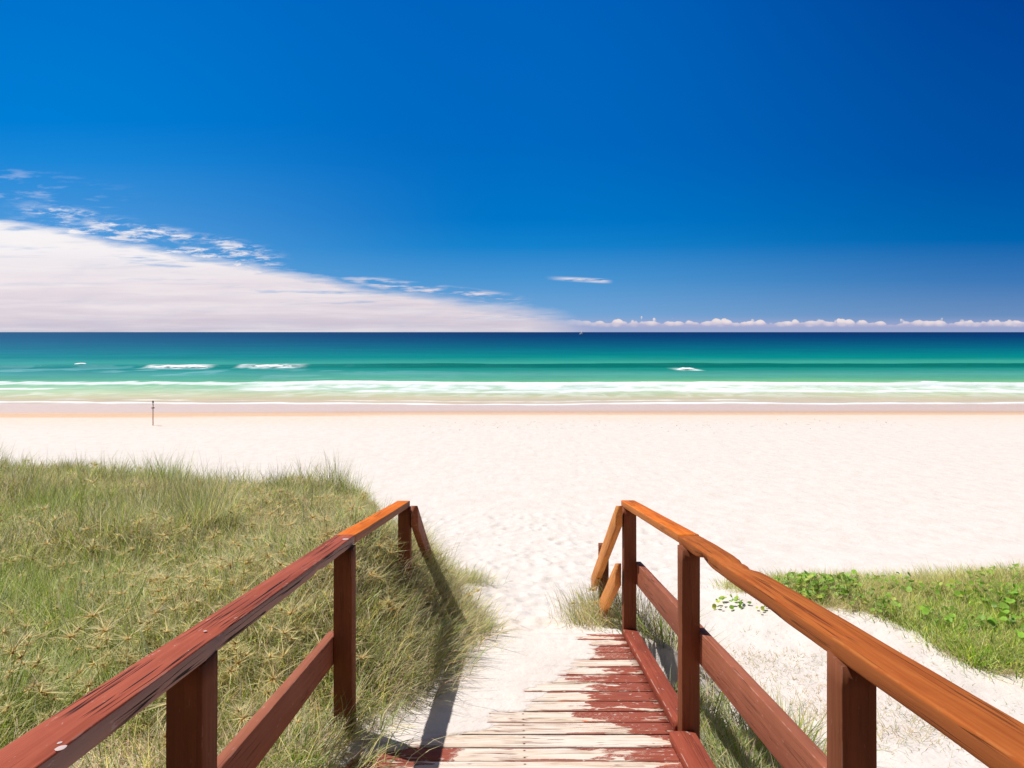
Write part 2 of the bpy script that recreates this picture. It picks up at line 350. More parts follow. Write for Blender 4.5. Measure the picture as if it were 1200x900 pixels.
# small breaking crests, each a thing
m_foam, t = material('white_foam'); g = t.new('ShaderNodeNewGeometry').outputs['Position']
fn = t.noise(g, 3, 5, .7); finish(t, t.mix(fn, (.92, .93, .94), (.97, .97, .97)), .8, t.bump(fn, .5, .06), .2)
def crest(px0, px1, py_, hpx, label, seed):
    Y0 = 5.5*800/(py_-389); X0 = (px0-600)/800*Y0; X1 = (px1-600)/800*Y0; L = X1-X0; H = hpx/800*Y0*.52
    na = int(L/.16)+2; nb = 14; xa = np.linspace(0, L, na); out = []
    for j in range(nb+1):
        a = math.pi*j/nb
        prof = (np.clip(np.minimum(xa, L-xa)/(.34*L), 0, 1)**.7)*(.75+.5*fbm(xa/2.4+seed, xa*0+seed, 3))
        wob = .07*fbm(xa*2+seed, xa*0+j*.8, 3)
        out.append(np.stack([xa+.1*fbm(xa*3, xa*0+j, 2), -math.cos(a)*(1.25*prof+.1)+wob*2+.5*fbm(xa/3+seed, xa*0, 2), math.sin(a)**.8*H*prof*(1+wob)-.05], -1))
    co_ = np.array(out).reshape(-1, 3); idx = np.arange((nb+1)*na).reshape(nb+1, na)
    f = np.stack([idx[:-1, :-1], idx[:-1, 1:], idx[1:, 1:], idx[1:, :-1]], -1).reshape(-1, 4)
    o = mesh_obj('breaking_wave', co_, f, np.full(len(f), 4), m_foam, smooth=True); o.location = (X0, Y0, -5.42)
    tag(o, label, 'wave', 'small white crests breaking behind the shore surf')
crest(172, 246, 431.0, 9, 'widest small white wave crest breaking in the green water, behind the marker pole', 1)
crest(283, 357, 430.5, 7, 'low white wave crest just right of the widest one, in the green water', 5)
crest(793, 816, 433.0, 5, 'tiny white wave crest alone on the green swell line, above the right railing', 9)
crest(1074, 1113, 449.5, 6, 'short white wave crest at far right, just behind the long surf line', 13)
crest(90, 101, 426.5, 2.2, 'tiniest white crest fleck at far left, on the green swell line', 17)

# ------------------------------------------------------------------ timber
def wood(name, c0, c1, crack=.5, side=None, *, wear=(.55, .40, .30), wearamt=.15, rough=.5, edgew=True, chipth=.66):
    m, t = material(name)
    g = t.new('ShaderNodeAttribute', attribute_name='grain').outputs['Vector']
    rnd = t.new('ShaderNodeObjectInfo').outputs['Random']
    g = t.new('ShaderNodeVectorMath', {0: g, 1: t.new('ShaderNodeCombineXYZ', {0: t.m('MULTIPLY', rnd, 7.0), 1: t.m('MULTIPLY', rnd, 13.0), 2: 0.0}).outputs[0]}, operation='ADD').outputs[0]
    fine = t.noise(t.mapv(g, (60, 2.2, 60)), 1.0, 5, .6, .4); big = t.noise(t.mapv(g, (5, 1.6, 5)), 1.0, 5, .6)
    blot = t.noise(g, 2.2, 5, .6)
    c = t.mix(t.ss(fine, .3, .7), c0, c1); c = t.mix(t.ss(big, .35, .70, 0, .35), c, tuple(k*.55 for k in c0))
    c = t.mix(t.ss(blot, .50, .75, 0, .30), c, tuple(min(1, k*1.5) for k in c1))
    if side:
        lz = t.new('ShaderNodeSeparateXYZ', {0: t.new('ShaderNodeAttribute', attribute_name='grain').outputs['Vector']}).outputs[2]
        sc_ = t.mix(fine, tuple(k*.75 for k in side), tuple(k*1.25 for k in side))
        c = t.mix(t.m('MULTIPLY', t.ss(lz, .020, .017), t.m('MULTIPLY_ADD', blot, .4, .62)), c, sc_)
    cr = t.noise(t.mapv(g, (34, .55, 34)), 1.0, 3, .5, .3)
    cl = t.m('MULTIPLY', t.ss(t.m('ABSOLUTE', t.m('SUBTRACT', cr, .5)), .016, .004), t.ss(t.noise(t.mapv(g, (4, 1.5, 4)), 1.0, 2), .44, .52))
    c = t.mix(t.m('MULTIPLY', cl, crack), c, (.02, .012, .01))
    chips = t.m('MULTIPLY', t.ss(t.noise(t.mapv(g, (55, 16, 55)), 1.0, 4, .6), chipth, chipth+.03), wearamt*5, clamp=True)
    c = t.mix(chips, c, wear)
    if edgew:
        ew = t.new('ShaderNodeAttribute', attribute_name='rim').outputs['Fac']
        en = t.ss(t.noise(t.mapv(g, (30, 9, 30)), 1, 4, .6), .50, .58)
        c = t.mix(t.m('MULTIPLY', t.m('MULTIPLY', ew, en), .35), c, wear)
    hb = t.m('SUBTRACT', t.m('MULTIPLY', fine, .5), t.m('MULTIPLY', cl, crack))
    finish(t, c, t.m('MULTIPLY_ADD', blot, .3, rough), t.bump(hb, .8, .005), .08)
    return m
M_red = wood('weathered_red_paint', (.31, .068, .036), (.40, .100, .056), 1., (.38, .26, .22), wear=(.62, .50, .44), wearamt=.07)
M_maroon = wood('dark_red_paint', (.30, .100, .056), (.36, .125, .072), .5, wear=(.60, .40, .34), wearamt=.05)
M_orgl = wood('bright_orange_stain', (.60, .125, .010), (.76, .20, .018), .5, (.28, .16, .11), wear=(.74, .46, .22), wearamt=.04, rough=.5)
M_org = wood('orange_stain', (.56, .120, .012), (.74, .200, .022), .5, (.46, .17, .05), wear=(.74, .46, .22), wearamt=.04, rough=.5)
M_org2 = wood('old_orange_stain', (.33, .080, .018), (.48, .145, .034), .6, (.30, .095, .030), wear=(.50, .22, .07), wearamt=.05, rough=.7, chipth=.70)
M_post = wood('brown_paint', (.185, .060, .028), (.235, .080, .038), .2, wear=(.42, .27, .22), wearamt=.03, rough=.55)
M_kick = wood('kick_paint', (.27, .060, .034), (.33, .080, .046), .3, wear=(.78, .66, .56), wearamt=.07, rough=.55)
M_pale = wood('pale_orange_stain', (.60, .22, .06), (.76, .32, .10), .3, wear=(.7, .45, .22), wearamt=.05, rough=.55)
def ringbar(name, p0, p1, w_, h_, mat, parent, bev=.0035, step=.04, wob=.0010, notches=(), vertical=False, seed=0, w1=None, label=None):
    """timber with bevelled edges; its cross-section is w_ x h_, ends cut plumb; p0,p1 = top centre line (or post axis base/top)"""
    p0 = np.array(p0, float); p1 = np.array(p1, float); L = np.linalg.norm(p1-p0); n = max(2, int(L/step)+1)
    r_ = np.random.default_rng(seed+int(abs(p0).sum()*100))
    w1 = w1 or w_
    pr = []
    b_ = bev
    for (sx_, sz_) in ((-1, -1), (1, -1), (1, 1), (-1, 1)):
        q = [(0, -b_*1.), (b_*.3, -b_*.3), (b_, 0)]
        a = [(sx_*(.5)-0, sz_*.5, -sx_*0, -sz_*b_), (sx_*.5, sz_*.5, -sx_*b_*.3, -sz_*b_*.3), (sx_*.5, sz_*.5, -sx_*b_, 0)]
        if sx_*sz_ < 0: a = a[::-1]
        # order so the ring runs anticlockwise
        if (sx_, sz_) == (-1, -1): a = [a[0], a[1], a[2]]
        pr += a
    # edge runs subdivisions are left flat
    k = len(pr); V = []; G = []; R = []
    ph = r_.random(8)*50
    for i in range(n):
        t_ = i/(n-1); c = p0+(p1-p0)*t_; W_ = w_+(w1-w_)*t_
        for j, (fx, fz, ox, oz) in enumerate(pr):
            lx = fx*W_+ox; lz = fz*h_+oz
            s = t_*L
            nx = wob*float(fbm(s*3+ph[j//3], j//3*3.1, 3))*2; nz = wob*float(fbm(s*3+ph[4+j//3], j//3*7.7, 3))*2
            for (ns, ex, ez, rad, dep) in notches:      # chips out of an edge
                if fx*ex > 0 and fz*ez > 0:
                    q = math.exp(-((s-ns)/rad)**2)*dep*(1+.5*float(vnoise(s*60, j)))
                    nx -= ex*q; nz -= ez*q*.8
            if vertical: P_ = c+np.array([lx+nx, lz+nz, 0])
            else: P_ = c+np.array([lx+nx, 0, lz-h_/2+nz])
            V.append(P_); G.append((lx, s, lz)); R.append(1. if ox and oz else 0.)
    F = []; CT = []
    for i in range(n-1):
        for j in range(k):
            j2 = (j+1) % k; F += [i*k+j, i*k+j2, (i+1)*k+j2, (i+1)*k+j]; CT.append(4)
    F += list(range(k))[::-1]; CT.append(k); F += [(n-1)*k+j for j in range(k)]; CT.append(k)
    V = np.array(V); org = V.mean(0) if not vertical else p0
    o = mesh_obj(name, V-org, F, CT, mat, parent, vec=np.array(G), attrs={'rim': R}); o.location = org
    import bmesh
    bm = bmesh.new(); bm.from_mesh(o.data); bmesh.ops.recalc_face_normals(bm, faces=bm.faces); bm.to_mesh(o.data); bm.free()
    if label: o['label'] = label
    return o
walk = empty('boardwalk', (0, 0, 0))
tag(walk, 'sloping timber boardwalk with red and orange handrails leading down onto the beach', 'boardwalk')

# planks: one mesh
V = []; F = []; CT = []; G = []; PIv = []; EDv = []; PAv = []
k = 0; yy = 5.15; pi_ = 0
rp = np.random.default_rng(21)
while yy > -1.6:
    y1 = yy; y0 = yy-.14+.009+rp.uniform(-.0015, .002); dz = rp.uniform(-.002, .002); x0 = -.78+rp.uniform(-.01, .01); x1 = .834
    nx = 28
    prof = [(y0, -.035), (y0, -.006), (y0+.002, -.002), (y0+.006, 0), ((y0+y1)/2, .0012), (y1-.006, 0), (y1-.002, -.002), (y1, -.006), (y1, -.035)]
    base_i = len(V)
    for i in range(nx+1):
        xx = x0+(x1-x0)*i/nx
        for q, (a, b_) in enumerate(prof):
            e_ = .0016*float(vnoise(xx*14+pi_*9, q*3.3)) if q in (1, 2, 3, 5, 6, 7) else 0
            V.append((xx, a+e_, zd(a)+b_+dz)); G.append((a+pi_*1.3, xx, b_)); PIv.append(pi_); EDv.append(0. if q == 4 else 1.); PAv.append((a-y0)/(y1-y0))
    kk = len(prof)
    for i in range(nx):
        for q in range(kk):
            q2 = (q+1) % kk; F += [base_i+i*kk+q, base_i+(i+1)*kk+q, base_i+(i+1)*kk+q2, base_i+i*kk+q2]; CT.append(4)
    F += [base_i+q for q in range(kk)]; CT.append(kk); F += [base_i+nx*kk+q for q in range(kk)][::-1]; CT.append(kk)
    yy -= .14; pi_ += 1
m_deck, t = material('worn_deck_boards')
g = t.new('ShaderNodeAttribute', attribute_name='grain').outputs['Vector']; pid = t.new('ShaderNodeAttribute', attribute_name='plank').outputs['Fac']
pos = t.new('ShaderNodeNewGeometry').outputs['Position']; sp = t.new('ShaderNodeSeparateXYZ', {0: pos})
wn = t.new('ShaderNodeTexWhiteNoise', {'W': pid}, noise_dimensions='1D').outputs[0]
streak = t.noise(t.mapv(g, (15, 1.6, 15)), 1.0, 5, .55, .25); streak2 = t.noise(t.mapv(g, (90, 7, 90)), 1.0, 4, .6)
patch = t.noise(t.mapv(g, (9, 4.5, 9)), 1.0, 4, .6)
bias = t.m('ADD', t.m('MULTIPLY', t.m('SUBTRACT', streak, .5), .95), t.m('MULTIPLY', t.m('SUBTRACT', patch, .5), .75))
bias = t.m('ADD', bias, t.m('MULTIPLY', t.m('SUBTRACT', wn, .5), .50))
# red paint survives near the kick board, more of it around the middle of the run
cen = t.m('MULTIPLY', t.ss(t.m('ABSOLUTE', t.m('SUBTRACT', sp.outputs[1], 3.72)), .75, .0), .20)
thr = t.m('SUBTRACT', .66, cen)
red = t.ss(t.m('ADD', t.m('SUBTRACT', sp.outputs[0], thr), bias), -.008, .02)
lred = t.ss(t.m('ADD', t.m('SUBTRACT', -.42, sp.outputs[0]), t.m('MULTIPLY', bias, .8)), -.01, .02); red = t.m('MAXIMUM', red, lred)
mg = t.new('ShaderNodeAttribute', attribute_name='margin').outputs['Fac']
mn = t.noise(t.mapv(g, (20, 2.2, 20), (8, 8, 8)), 1.0, 5, .62)
eg = t.ss(t.m('ADD', t.m('MULTIPLY', t.m('SUBTRACT', mg, .84), 1.6), t.m('MULTIPLY', t.m('SUBTRACT', mn, .52), 2.6)), .10, .22)
eg = t.m('MULTIPLY', eg, t.ss(t.m('ADD', sp.outputs[0], t.m('MULTIPLY', t.m('SUBTRACT', wn, .5), .7)), -.35, .35)); red = t.m('MAXIMUM', red, t.m('MULTIPLY', eg, .85))
flake = t.m('MAXIMUM', t.ss(t.noise(t.mapv(g, (60, 14, 60)), 1.0, 4, .6), .65, .68), t.ss(t.noise(t.mapv(g, (24, 3, 24), (5, 5, 5)), 1.0, 5, .6), .60, .63)); red = t.m('MULTIPLY', red, t.m('SUBTRACT', 1.0, flake))
bare = t.mix(t.ss(streak2, .3, .7), (.52, .385, .275), (.76, .635, .52)); bare = t.mix(t.ss(streak, .38, .62, 0, .75), bare, (.78, .70, .62))
crk = t.m('MULTIPLY', t.ss(t.m('ABSOLUTE', t.m('SUBTRACT', t.noise(t.mapv(g, (38, 1.1, 38), (3, 3, 3)), 1, 2, .5), .5)), .014, .003), t.ss(t.noise(g, 4.0, 2), .44, .52))
bare = t.mix(t.m('MULTIPLY', crk, 1.0), bare, (.20, .07, .05))
redc = t.mix(t.ss(streak2, .3, .7), (.25, .058, .034), (.33, .088, .054))
fresh = t.m('MULTIPLY', t.ss(t.noise(t.mapv(pos, (3, 6.5, 6)), 1.0, 2), .66, .70), .9); redc = t.mix(fresh, redc, (.62, .13, .03))
c = t.mix(red, bare, redc)
gs_ = t.new('ShaderNodeSeparateXYZ', {0: g}).outputs; gz = gs_[2]
pa = t.new('ShaderNodeAttribute', attribute_name='across').outputs['Fac']
dxn = t.m('MINIMUM', t.m('ABSOLUTE', t.m('SUBTRACT', gs_[1], .792)), t.m('MINIMUM', t.m('ABSOLUTE', t.m('SUBTRACT', gs_[1], .06)), t.m('ABSOLUTE', t.m('ADD', gs_[1], .70))))
dyn = t.m('MULTIPLY', t.m('SUBTRACT', t.m('ABSOLUTE', t.m('SUBTRACT', pa, .5)), .27), .131)
nd = t.m('SQRT', t.m('ADD', t.m('MULTIPLY', dxn, dxn), t.m('MULTIPLY', dyn, dyn)))
c = t.mix(t.m('MULTIPLY', t.ss(nd, .013, .004), .45), c, (.20, .07, .035)); c = t.mix(t.ss(nd, .0052, .0040), c, (.05, .03, .025))
c = t.mix(t.ss(gz, -.003, -.0055), c, (.05, .014, .008))  # plank side faces coloured dark so the gaps look shaded
c = t.mix(t.m('MULTIPLY', t.ss(t.noise(g, 22, 4, .6), .60, .7), .5), c, (.80, .72, .64))
finish(t, c, .75, t.bump(t.m('ADD', t.m('MULTIPLY', red, .6), t.m('SUBTRACT', t.m('MULTIPLY', streak2, .5), crk)), .6, .003), .2)
mesh_obj('deck', V, F, CT, m_deck, walk, vec=np.array(G), attrs={'plank': PIv, 'margin': EDv, 'across': PAv})

# posts (x0,x1 inner/outer, y front, depth)
def post(x0, x1, yf, dep, ztop, zb, mat=M_post, seed=0):
    return ringbar('post', ((x0+x1)/2, yf+dep/2, zb), ((x0+x1)/2, yf+dep/2, ztop), x1-x0, dep, mat, walk, bev=.003, step=.06, wob=.001, vertical=True, seed=seed)
def zr(Y, k=0.): return -(.5626+k+.139*Y)          # handrail top
for (x0, x1, yf) in ((.847, .937, 1.75), (.846, .937, 3.40), (.836, .930, 5.10), (.847, .937, .10), (-.887, -.793, 1.75), (-.890, -.797, 3.40), (-.852, -.762, 5.10), (-.88, -.79, .10)):
    post(x0, x1, yf, .09, zr(yf+.045, .0465), -2.62-.13*max(0, yf-1), seed=int(yf*10)+(5 if x0 < 0 else 0))
# handrails
ringbar('handrail', (-.817, -1.2, zr(-1.2)), (-.867, 3.548, zr(3.548)), .112, .046, M_red, walk, notches=((1.9+1.2, 1, 1, .03, .006), (2.9+1.2, 1, -1, .05, .006)), seed=1, w1=.099, label='weathered dark red handrail with long cracks, near left')
ringbar('handrail', (-.867, 3.552, zr(3.552)), (-.826, 5.20, zr(5.20)), .098, .046, M_orgl, walk, seed=2, label='bright orange handrail with greyed side, far left')
ringbar('handrail', (.903, -1.2, zr(-1.2)), (.922, 3.548, zr(3.548)), .134, .052, M_org2, walk, bev=.006, notches=((4.35, -1, -1, .07, .016), (4.15, -1, 1, .05, .010), (4.05, 1, 1, .12, .012), (3.1, -1, 1, .035, .010), (3.35, -1, 1, .05, .005)), wob=.002, seed=3, w1=.106, label='orange stained handrail with knots and chipped edge, near right')
ringbar('handrail', (.923, 3.552, zr(3.552, -.002)), (.884, 5.21, zr(5.21, -.002)), .102, .046, M_org, walk, seed=4, label='bright orange handrail, far right')
# mid rails outside the posts
def zm(Y, k=1.022): return -(k+.139*Y)
ringbar('mid_rail', (.963, -1.2, zm(-1.2)), (.955, 5.18, zm(5.18)), .045, .160, M_maroon, walk, seed=5)
ringbar('mid_rail', (-.914, -1.2, zm(-1.2, 1.045)), (-.914, 3.49, zm(3.49, 1.045)), .045, .145, M_maroon, walk, seed=6)
# stair rails going down into the sand
SL = .684
ringbar('stair_rail', (.797, 5.08, -1.293), (.800, 6.68, -1.293-SL*1.60), .050, .150, M_pale, walk, seed=7, label='orange sloping stair rail going down into the sand, right')
ringbar('stair_rail', (.797, 5.12, -1.735), (.800, 6.10, -1.735-SL*.98), .046, .165, M_pale, walk, seed=8, label='lower orange stair rail buried in grass, right')
ringbar('stair_rail', (-.727, 5.08, -1.293), (-.733, 6.15, -1.293-SL*1.07), .050, .150, M_maroon, walk, seed=9, label='red brown stair rail disappearing into the grass, left')
post(.825, .915, 6.45, .09, -2.02, -3.3, seed=90)
post(-.85, -.76, 6.02, .09, -1.98, -3.3, seed=91)
# kick boards on the deck edges, side beams below
def zk(Y): return zd(Y)+.050
ringbar('kick_board', (.848, -1.2, zk(-1.2)), (.846, 3.395, zk(3.395)), .126, .052, M_kick, walk, seed=10, bev=.005)
ringbar('kick_board', (.884, 3.495, zk(3.495)), (.882, 5.095, zk(5.095)), .104, .052, M_kick, walk, seed=11, bev=.005)
ringbar('kick_board', (-.845, -1.2, zk(-1.2)), (-.845, 2.6, zk(2.6)), .10, .052, M_kick, walk, seed=12, bev=.005)
ringbar('beam', (.868, -1.2, zd(-1.2)-.040), (.868, 5.09, zd(5.09)-.040), .045, .19, M_post, walk, seed=13)
ringbar('beam', (-.72, -1.2, zd(-1.2)-.040), (-.72, 5.09, zd(5.09)-.040), .045, .19, M_post, walk, seed=14)
# bird dropping blotches and bolt heads
m_wht, t = material('dried_white_splash'); finish(t, (.55, .44, .42), .9)
def splat(name, x_, y_, zf, r_, seed, mat=None):
    r0 = np.random.default_rng(seed); n = 14; pts = [(x_, y_, zf(y_)+.0022)]
    for i in range(n):
        a = 2*math.pi*i/n; q = r_*r0.uniform(.85, 1.05); yq = y_+math.sin(a)*q*1.3; pts.append((x_+math.cos(a)*q, yq, zf(yq)+.0006))
    F = []; 
    for i in range(n): F += [0, 1+i, 1+(i+1) % n]
    mesh_obj(name, pts, F, [3]*n, mat or m_wht, walk, smooth=True)
splat('bird_splash', -.790, 1.195, zr, .009, 3); splat('bird_splash', -.805, 1.215, zr, .004, 4)
splat('bird_splash', -.835, 3.42, zr, .016, 5); splat('bird_splash', -.845, 1.88, zr, .005, 6)
m_bolt, t = material('rusted_steel'); bn = t.noise(t.new('ShaderNodeTexCoord').outputs['Object'], 90, 3); finish(t, t.mix(bn, (.10, .05, .03), (.22, .15, .12)), .6)
def bolt(x_, y_, z_, sgn):
    n = 10; V = []; F = []; CT = []
    for j, (xx, rr) in enumerate(((0, .011), (.005, .011), (.008, .007))):
        for i in range(n): a = 2*math.pi*i/n; V.append((sgn*xx, rr*math.cos(a), rr*math.sin(a)))
    for j in range(2):
        for i in range(n): F += [j*n+i, j*n+(i+1) % n, (j+1)*n+(i+1) % n, (j+1)*n+i]; CT.append(4)
    F += [2*n+i for i in range(n)]; CT.append(n)
    o = mesh_obj('bolt', V, F, CT, m_bolt, walk, smooth=False); o.location = (x_, y_, z_)
for yb in (1.795, 3.445, 5.145):
    for dz in (-.05, -.11):
        bolt(.985, yb, zm(yb)+dz, 1)
        if yb < 4: bolt(-.937, yb, zm(yb)+dz, -1)

# ------------------------------------------------------------------ vegetation
def leafmat(name, trans=.35, up_=1.8):
    m, t = material(name); ca = t.new('ShaderNodeAttribute', attribute_name='Col').outputs['Color']
    N_ = t.new('ShaderNodeNewGeometry').outputs['Normal']      # normals bent upward to brighten the blades, as if they faced the sky
    up = t.new('ShaderNodeVectorMath', {0: N_, 1: (0, 0, up_)}, operation='ADD').outputs[0]
    up = t.new('ShaderNodeVectorMath', {0: up}, operation='NORMALIZE').outputs[0]
    d_ = t.new('ShaderNodeBsdfPrincipled', {'Base Color': ca, 'Roughness': .5, 'Specular IOR Level': .35, 'Normal': up}).outputs[0]
    tr = t.new('ShaderNodeBsdfTranslucent', {0: ca}).outputs[0]
    mx = t.new('ShaderNodeMixShader', {0: trans, 1: d_, 2: tr}).outputs[0]; t.new('ShaderNodeOutputMaterial', {0: mx}); return m
M_grass = leafmat('grass_blades', .5); M_leaf = leafmat('vine_leaves', .3, .2)
TT = np.array([0, .3, .65, 1.0]); WF = np.array([.9, 1., .7, 0])
def blades(base, L, wd, ang, lean, c0, c1, droop=.5, sway=.15, rg=rng):
    """arrays of n blades -> verts, faces, counts, colours"""
    n = len(base); dx = np.cos(ang); dy = np.sin(ang)
    sa = ang+rg.normal(0, .9, n); wx = -np.sin(sa); wy = np.cos(sa)
    sd_ = rg.normal(0, sway, n)
    V = np.zeros((n, 7, 3)); Cc = np.zeros((n, 7, 3)); q = 0
    for i, (t_, wf) in enumerate(zip(TT, WF)):
        hor = L*lean*t_**1.5; ver = L*np.sqrt(np.clip(1-lean**2*.8, .05, 1))*(t_-droop*lean*t_**2.2)
        px = base[:, 0]+dx*hor-dy*sd_*L*t_**2; py_ = base[:, 1]+dy*hor+dx*sd_*L*t_**2; pz = base[:, 2]+ver
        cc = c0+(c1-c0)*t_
        if i < 3:
            for s in (-1, 1):
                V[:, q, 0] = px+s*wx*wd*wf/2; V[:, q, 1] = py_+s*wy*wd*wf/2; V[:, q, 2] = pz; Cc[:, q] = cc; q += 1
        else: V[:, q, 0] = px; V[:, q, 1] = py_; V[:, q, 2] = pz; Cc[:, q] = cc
    b0 = (np.arange(n)*7)[:, None]
    F = np.concatenate([b0+np.array([0, 1, 3, 2]), b0+np.array([2, 3, 5, 4]), b0+np.array([4, 5, 6])], 1)
    CT = np.tile([4, 4, 3], n)
    return V.reshape(-1, 3), F.ravel(), CT, Cc.reshape(-1, 3)
def pack(parts):
    V = []; F = []; CT = []; Cc = []; o = 0
    for v, f, c, cc in parts: V.append(v); F.append(f+o); CT.append(c); Cc.append(cc); o += len(v)
    return np.concatenate(V), np.concatenate(F), np.concatenate(CT), np.concatenate(Cc)
GREEN = np.array([.34, .46, .06]); GREY = np.array([.74, .73, .42]); STRAW = np.array([.96, .84, .50]); YEL = np.array([.92, .83, .24]); DRY = np.array([.90, .64, .42]); DARK = np.array([.20, .17, .06])
def pal(n, wts, rg=rng):
    P_ = np.array([GREEN, GREY, STRAW, YEL, DRY]); i = rg.choice(5, n, p=np.array(wts)/sum(wts))
    c = P_[i]*rg.uniform(.45, 1.15, (n, 1))*rg.uniform(.93, 1.07, (n, 3)); return c
def clumps(n_cl, per, xr, yr, dfun, Lr, wr, wts, leanr=(.2, .9), wind=(0., 0.), rad=.10, rg=rng, zoff=-.02, hfun=None, cvar=True):
    cx = rg.uniform(*xr, n_cl*6); cy = rg.uniform(*yr, n_cl*6)
    keep = (rg.random(len(cx)) < dfun(cx, cy)) & (cx > -.80*cy-1.8) & (cx < .80*cy+1.8)
    cx = cx[keep][:n_cl]; cy = cy[keep][:n_cl]; m = len(cx)
    ci = np.repeat(np.arange(m), per); n = m*per
    ox = rg.normal(0, rad, n); oy = rg.normal(0, rad, n); X_ = cx[ci]+ox; Y_ = cy[ci]+oy
    z_ = ground(X_, Y_)+zoff
    ang = np.arctan2(oy+rg.normal(0, rad*.8, n)+wind[1]*rad, ox+rg.normal(0, rad*.8, n)+wind[0]*rad)
    clh = (.75+.5*rg.random(m)); clh *= 1+.6*fbm(cx*.9, cy*.9+3, 3)
    L_ = rg.uniform(*Lr, n)*clh[ci]
    lean = rg.uniform(*leanr, n)
    tip = pal(n, wts, rg)
    if cvar:
        f = fbm(cx*.8+20, cy*.8, 3)[ci][:, None]; gshift = np.clip(.25+2.6*f, 0, 1)
        tip = tip*(1-.55*gshift)+(GREEN*1.1)*.55*gshift
        tip = tip*(rg.uniform(.70, 1.25, m)[ci][:, None])
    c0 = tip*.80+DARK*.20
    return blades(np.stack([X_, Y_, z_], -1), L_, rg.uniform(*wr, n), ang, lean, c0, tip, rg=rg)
# --- main dune cover
far = lambda x_, y_: dens(x_, y_)*(y_ > 4.0)
near = lambda x_, y_: dens(x_, y_)*(y_ <= 4.2)
nofl = lambda x_, y_: dens(x_, y_)
def banks(x_, y_): return (x_ < edge(y_)-.06)*(x_ > -1.6)*sstep(3.5, 4.3, y_)*sstep(7.6, 6.6, y_)*.9
A = pack([clumps(2700, 32, (-10.5, -.1), (4, 10.6), far, (.15, .40), (.0035, .007), (2.8, 1.6, 2.6, 3.6, 1.4), (.25, .98), (.15, 0), .15),
          clumps(1350, 46, (-5, -.7), (.2, 4.2), near, (.16, .38), (.003, .0055), (5.5, 1.4, 1.8, 2.8, 1.2), (.25, .98), (.15, 0), .13),
          clumps(1500, 28, (-10.5, -.1), (2, 10.4), nofl, (.12, .28), (.0035, .006), (.6, .8, 3.0, 1.6, 3.4), (.6, 1.), (.1, 0), .18, zoff=.05),
          clumps(260, 80, (-10.5, -1.6), (3.0, 10.4), nofl, (.28, .56), (.003, .0055), (5, 3, 1, 2.0, .8), (.10, .6), (.1, 0), .09),
          clumps(420, 44, (-1.6, -.1), (3.5, 7.6), banks, (.20, .44), (.003, .0055), (2, 4.5, 1.6, 2.2, 1.8), (.25, .98), (.5, -.2), .10)])
def barep(x_, y_): return (x_ < edge(y_)-.3)*(y_ < 10)*sstep(.16, .26, fbm(x_*1.1+7.7, y_*1.0+1.3, 4))
A2 = clumps(520, 40, (-10, -1.2), (1.2, 10), barep, (.06, .22), (.003, .007), (.1, .3, 2.5, .3, 6), (.7, 1.), (0, 0), .16, zoff=.03, cvar=False)
A = pack([A, A2])
o = mesh_obj('dune_grass', A[0], A[1], A[2], M_grass, col=A[3]); tag(o, kind='stuff')
o['label'] = 'dense grey green and straw spinifex grass covering the left dune'; o['category'] = 'grass'
# fresh green leafy weeds scattered through the dune
def fbl(x_, y_): return nofl(x_, y_)*sstep(.12, .25, fbm(x_*1.3+40, y_*1.3, 3))
GW = clumps(330, 24, (-9, -.9), (.6, 9.4), fbl, (.16, .30), (.007, .013), (8, .3, .1, 1.6, .1), (.15, .7), (0, 0), .05, cvar=False)
GW = (GW[0], GW[1], GW[2], GW[3]*np.array([1.0, 1.2, .8]))
o = mesh_obj('green_weeds', *GW[:3], M_grass, col=GW[3]); tag(o, kind='stuff'); o['label'] = 'bright green weeds growing through the left dune grass'; o['category'] = 'weeds'
# --- star-shaped seed heads
def heads(pts, rr, rg, nsp=30):
    n = len(pts); ci = np.repeat(np.arange(n), nsp); m = len(ci)
    ax = rg.normal(0, .45, (n, 3)); ax[:, 2] = 1; ax /= np.linalg.norm(ax, axis=1)[:, None]
    d = rg.normal(size=(m, 3)); d /= np.linalg.norm(d, axis=1)[:, None]
    k_ = (d*ax[ci]).sum(1)[:, None]; d = d+ax[ci]*(np.abs(k_)*.8-k_); d /= np.linalg.norm(d, axis=1)[:, None]
    R_ = np.repeat(rr, nsp)*rg.uniform(.45, 1.15, m); b = np.asarray(pts)[ci]; d += rg.normal(0, .10, (m, 3)); tip = b+d*R_[:, None]; tip[:, 2] -= R_*rg.uniform(0, .25, m)
    s = np.cross(d, rg.normal(size=(m, 3))); s /= np.linalg.norm(s, axis=1)[:, None]; wdt = .0016+.0012*rg.random(m)
    s2 = s*wdt[:, None]
    mid = b+d*R_[:, None]*.25
    V_ = np.stack([b-s2*1.5, b+s2*1.5, mid+s2, mid-s2, tip], 1)
    base_c = np.array([.86, .58, .20])*rg.uniform(.7, 1.2, (m, 1)); tipc = np.array([.96, .92, .55])*rg.uniform(.65, 1.1, (m, 1))
    hue = np.repeat(rg.random(n), nsp)[:, None]; tipc = tipc*(1-.6*hue)+np.array([.66, .76, .30])*.6*hue
    Cc = np.stack([base_c, base_c, (base_c+tipc)/2, (base_c+tipc)/2, tipc], 1)
    b0 = (np.arange(m)*5)[:, None]; F = np.concatenate([b0+np.array([0, 1, 2, 3]), b0+np.array([3, 2, 4])], 1).ravel()
    return V_.reshape(-1, 3), F, np.tile([4, 3], m), Cc.reshape(-1, 3)
hx = rng.uniform(-9, -.3, 12000); hy = rng.uniform(1.2, 10, 12000)
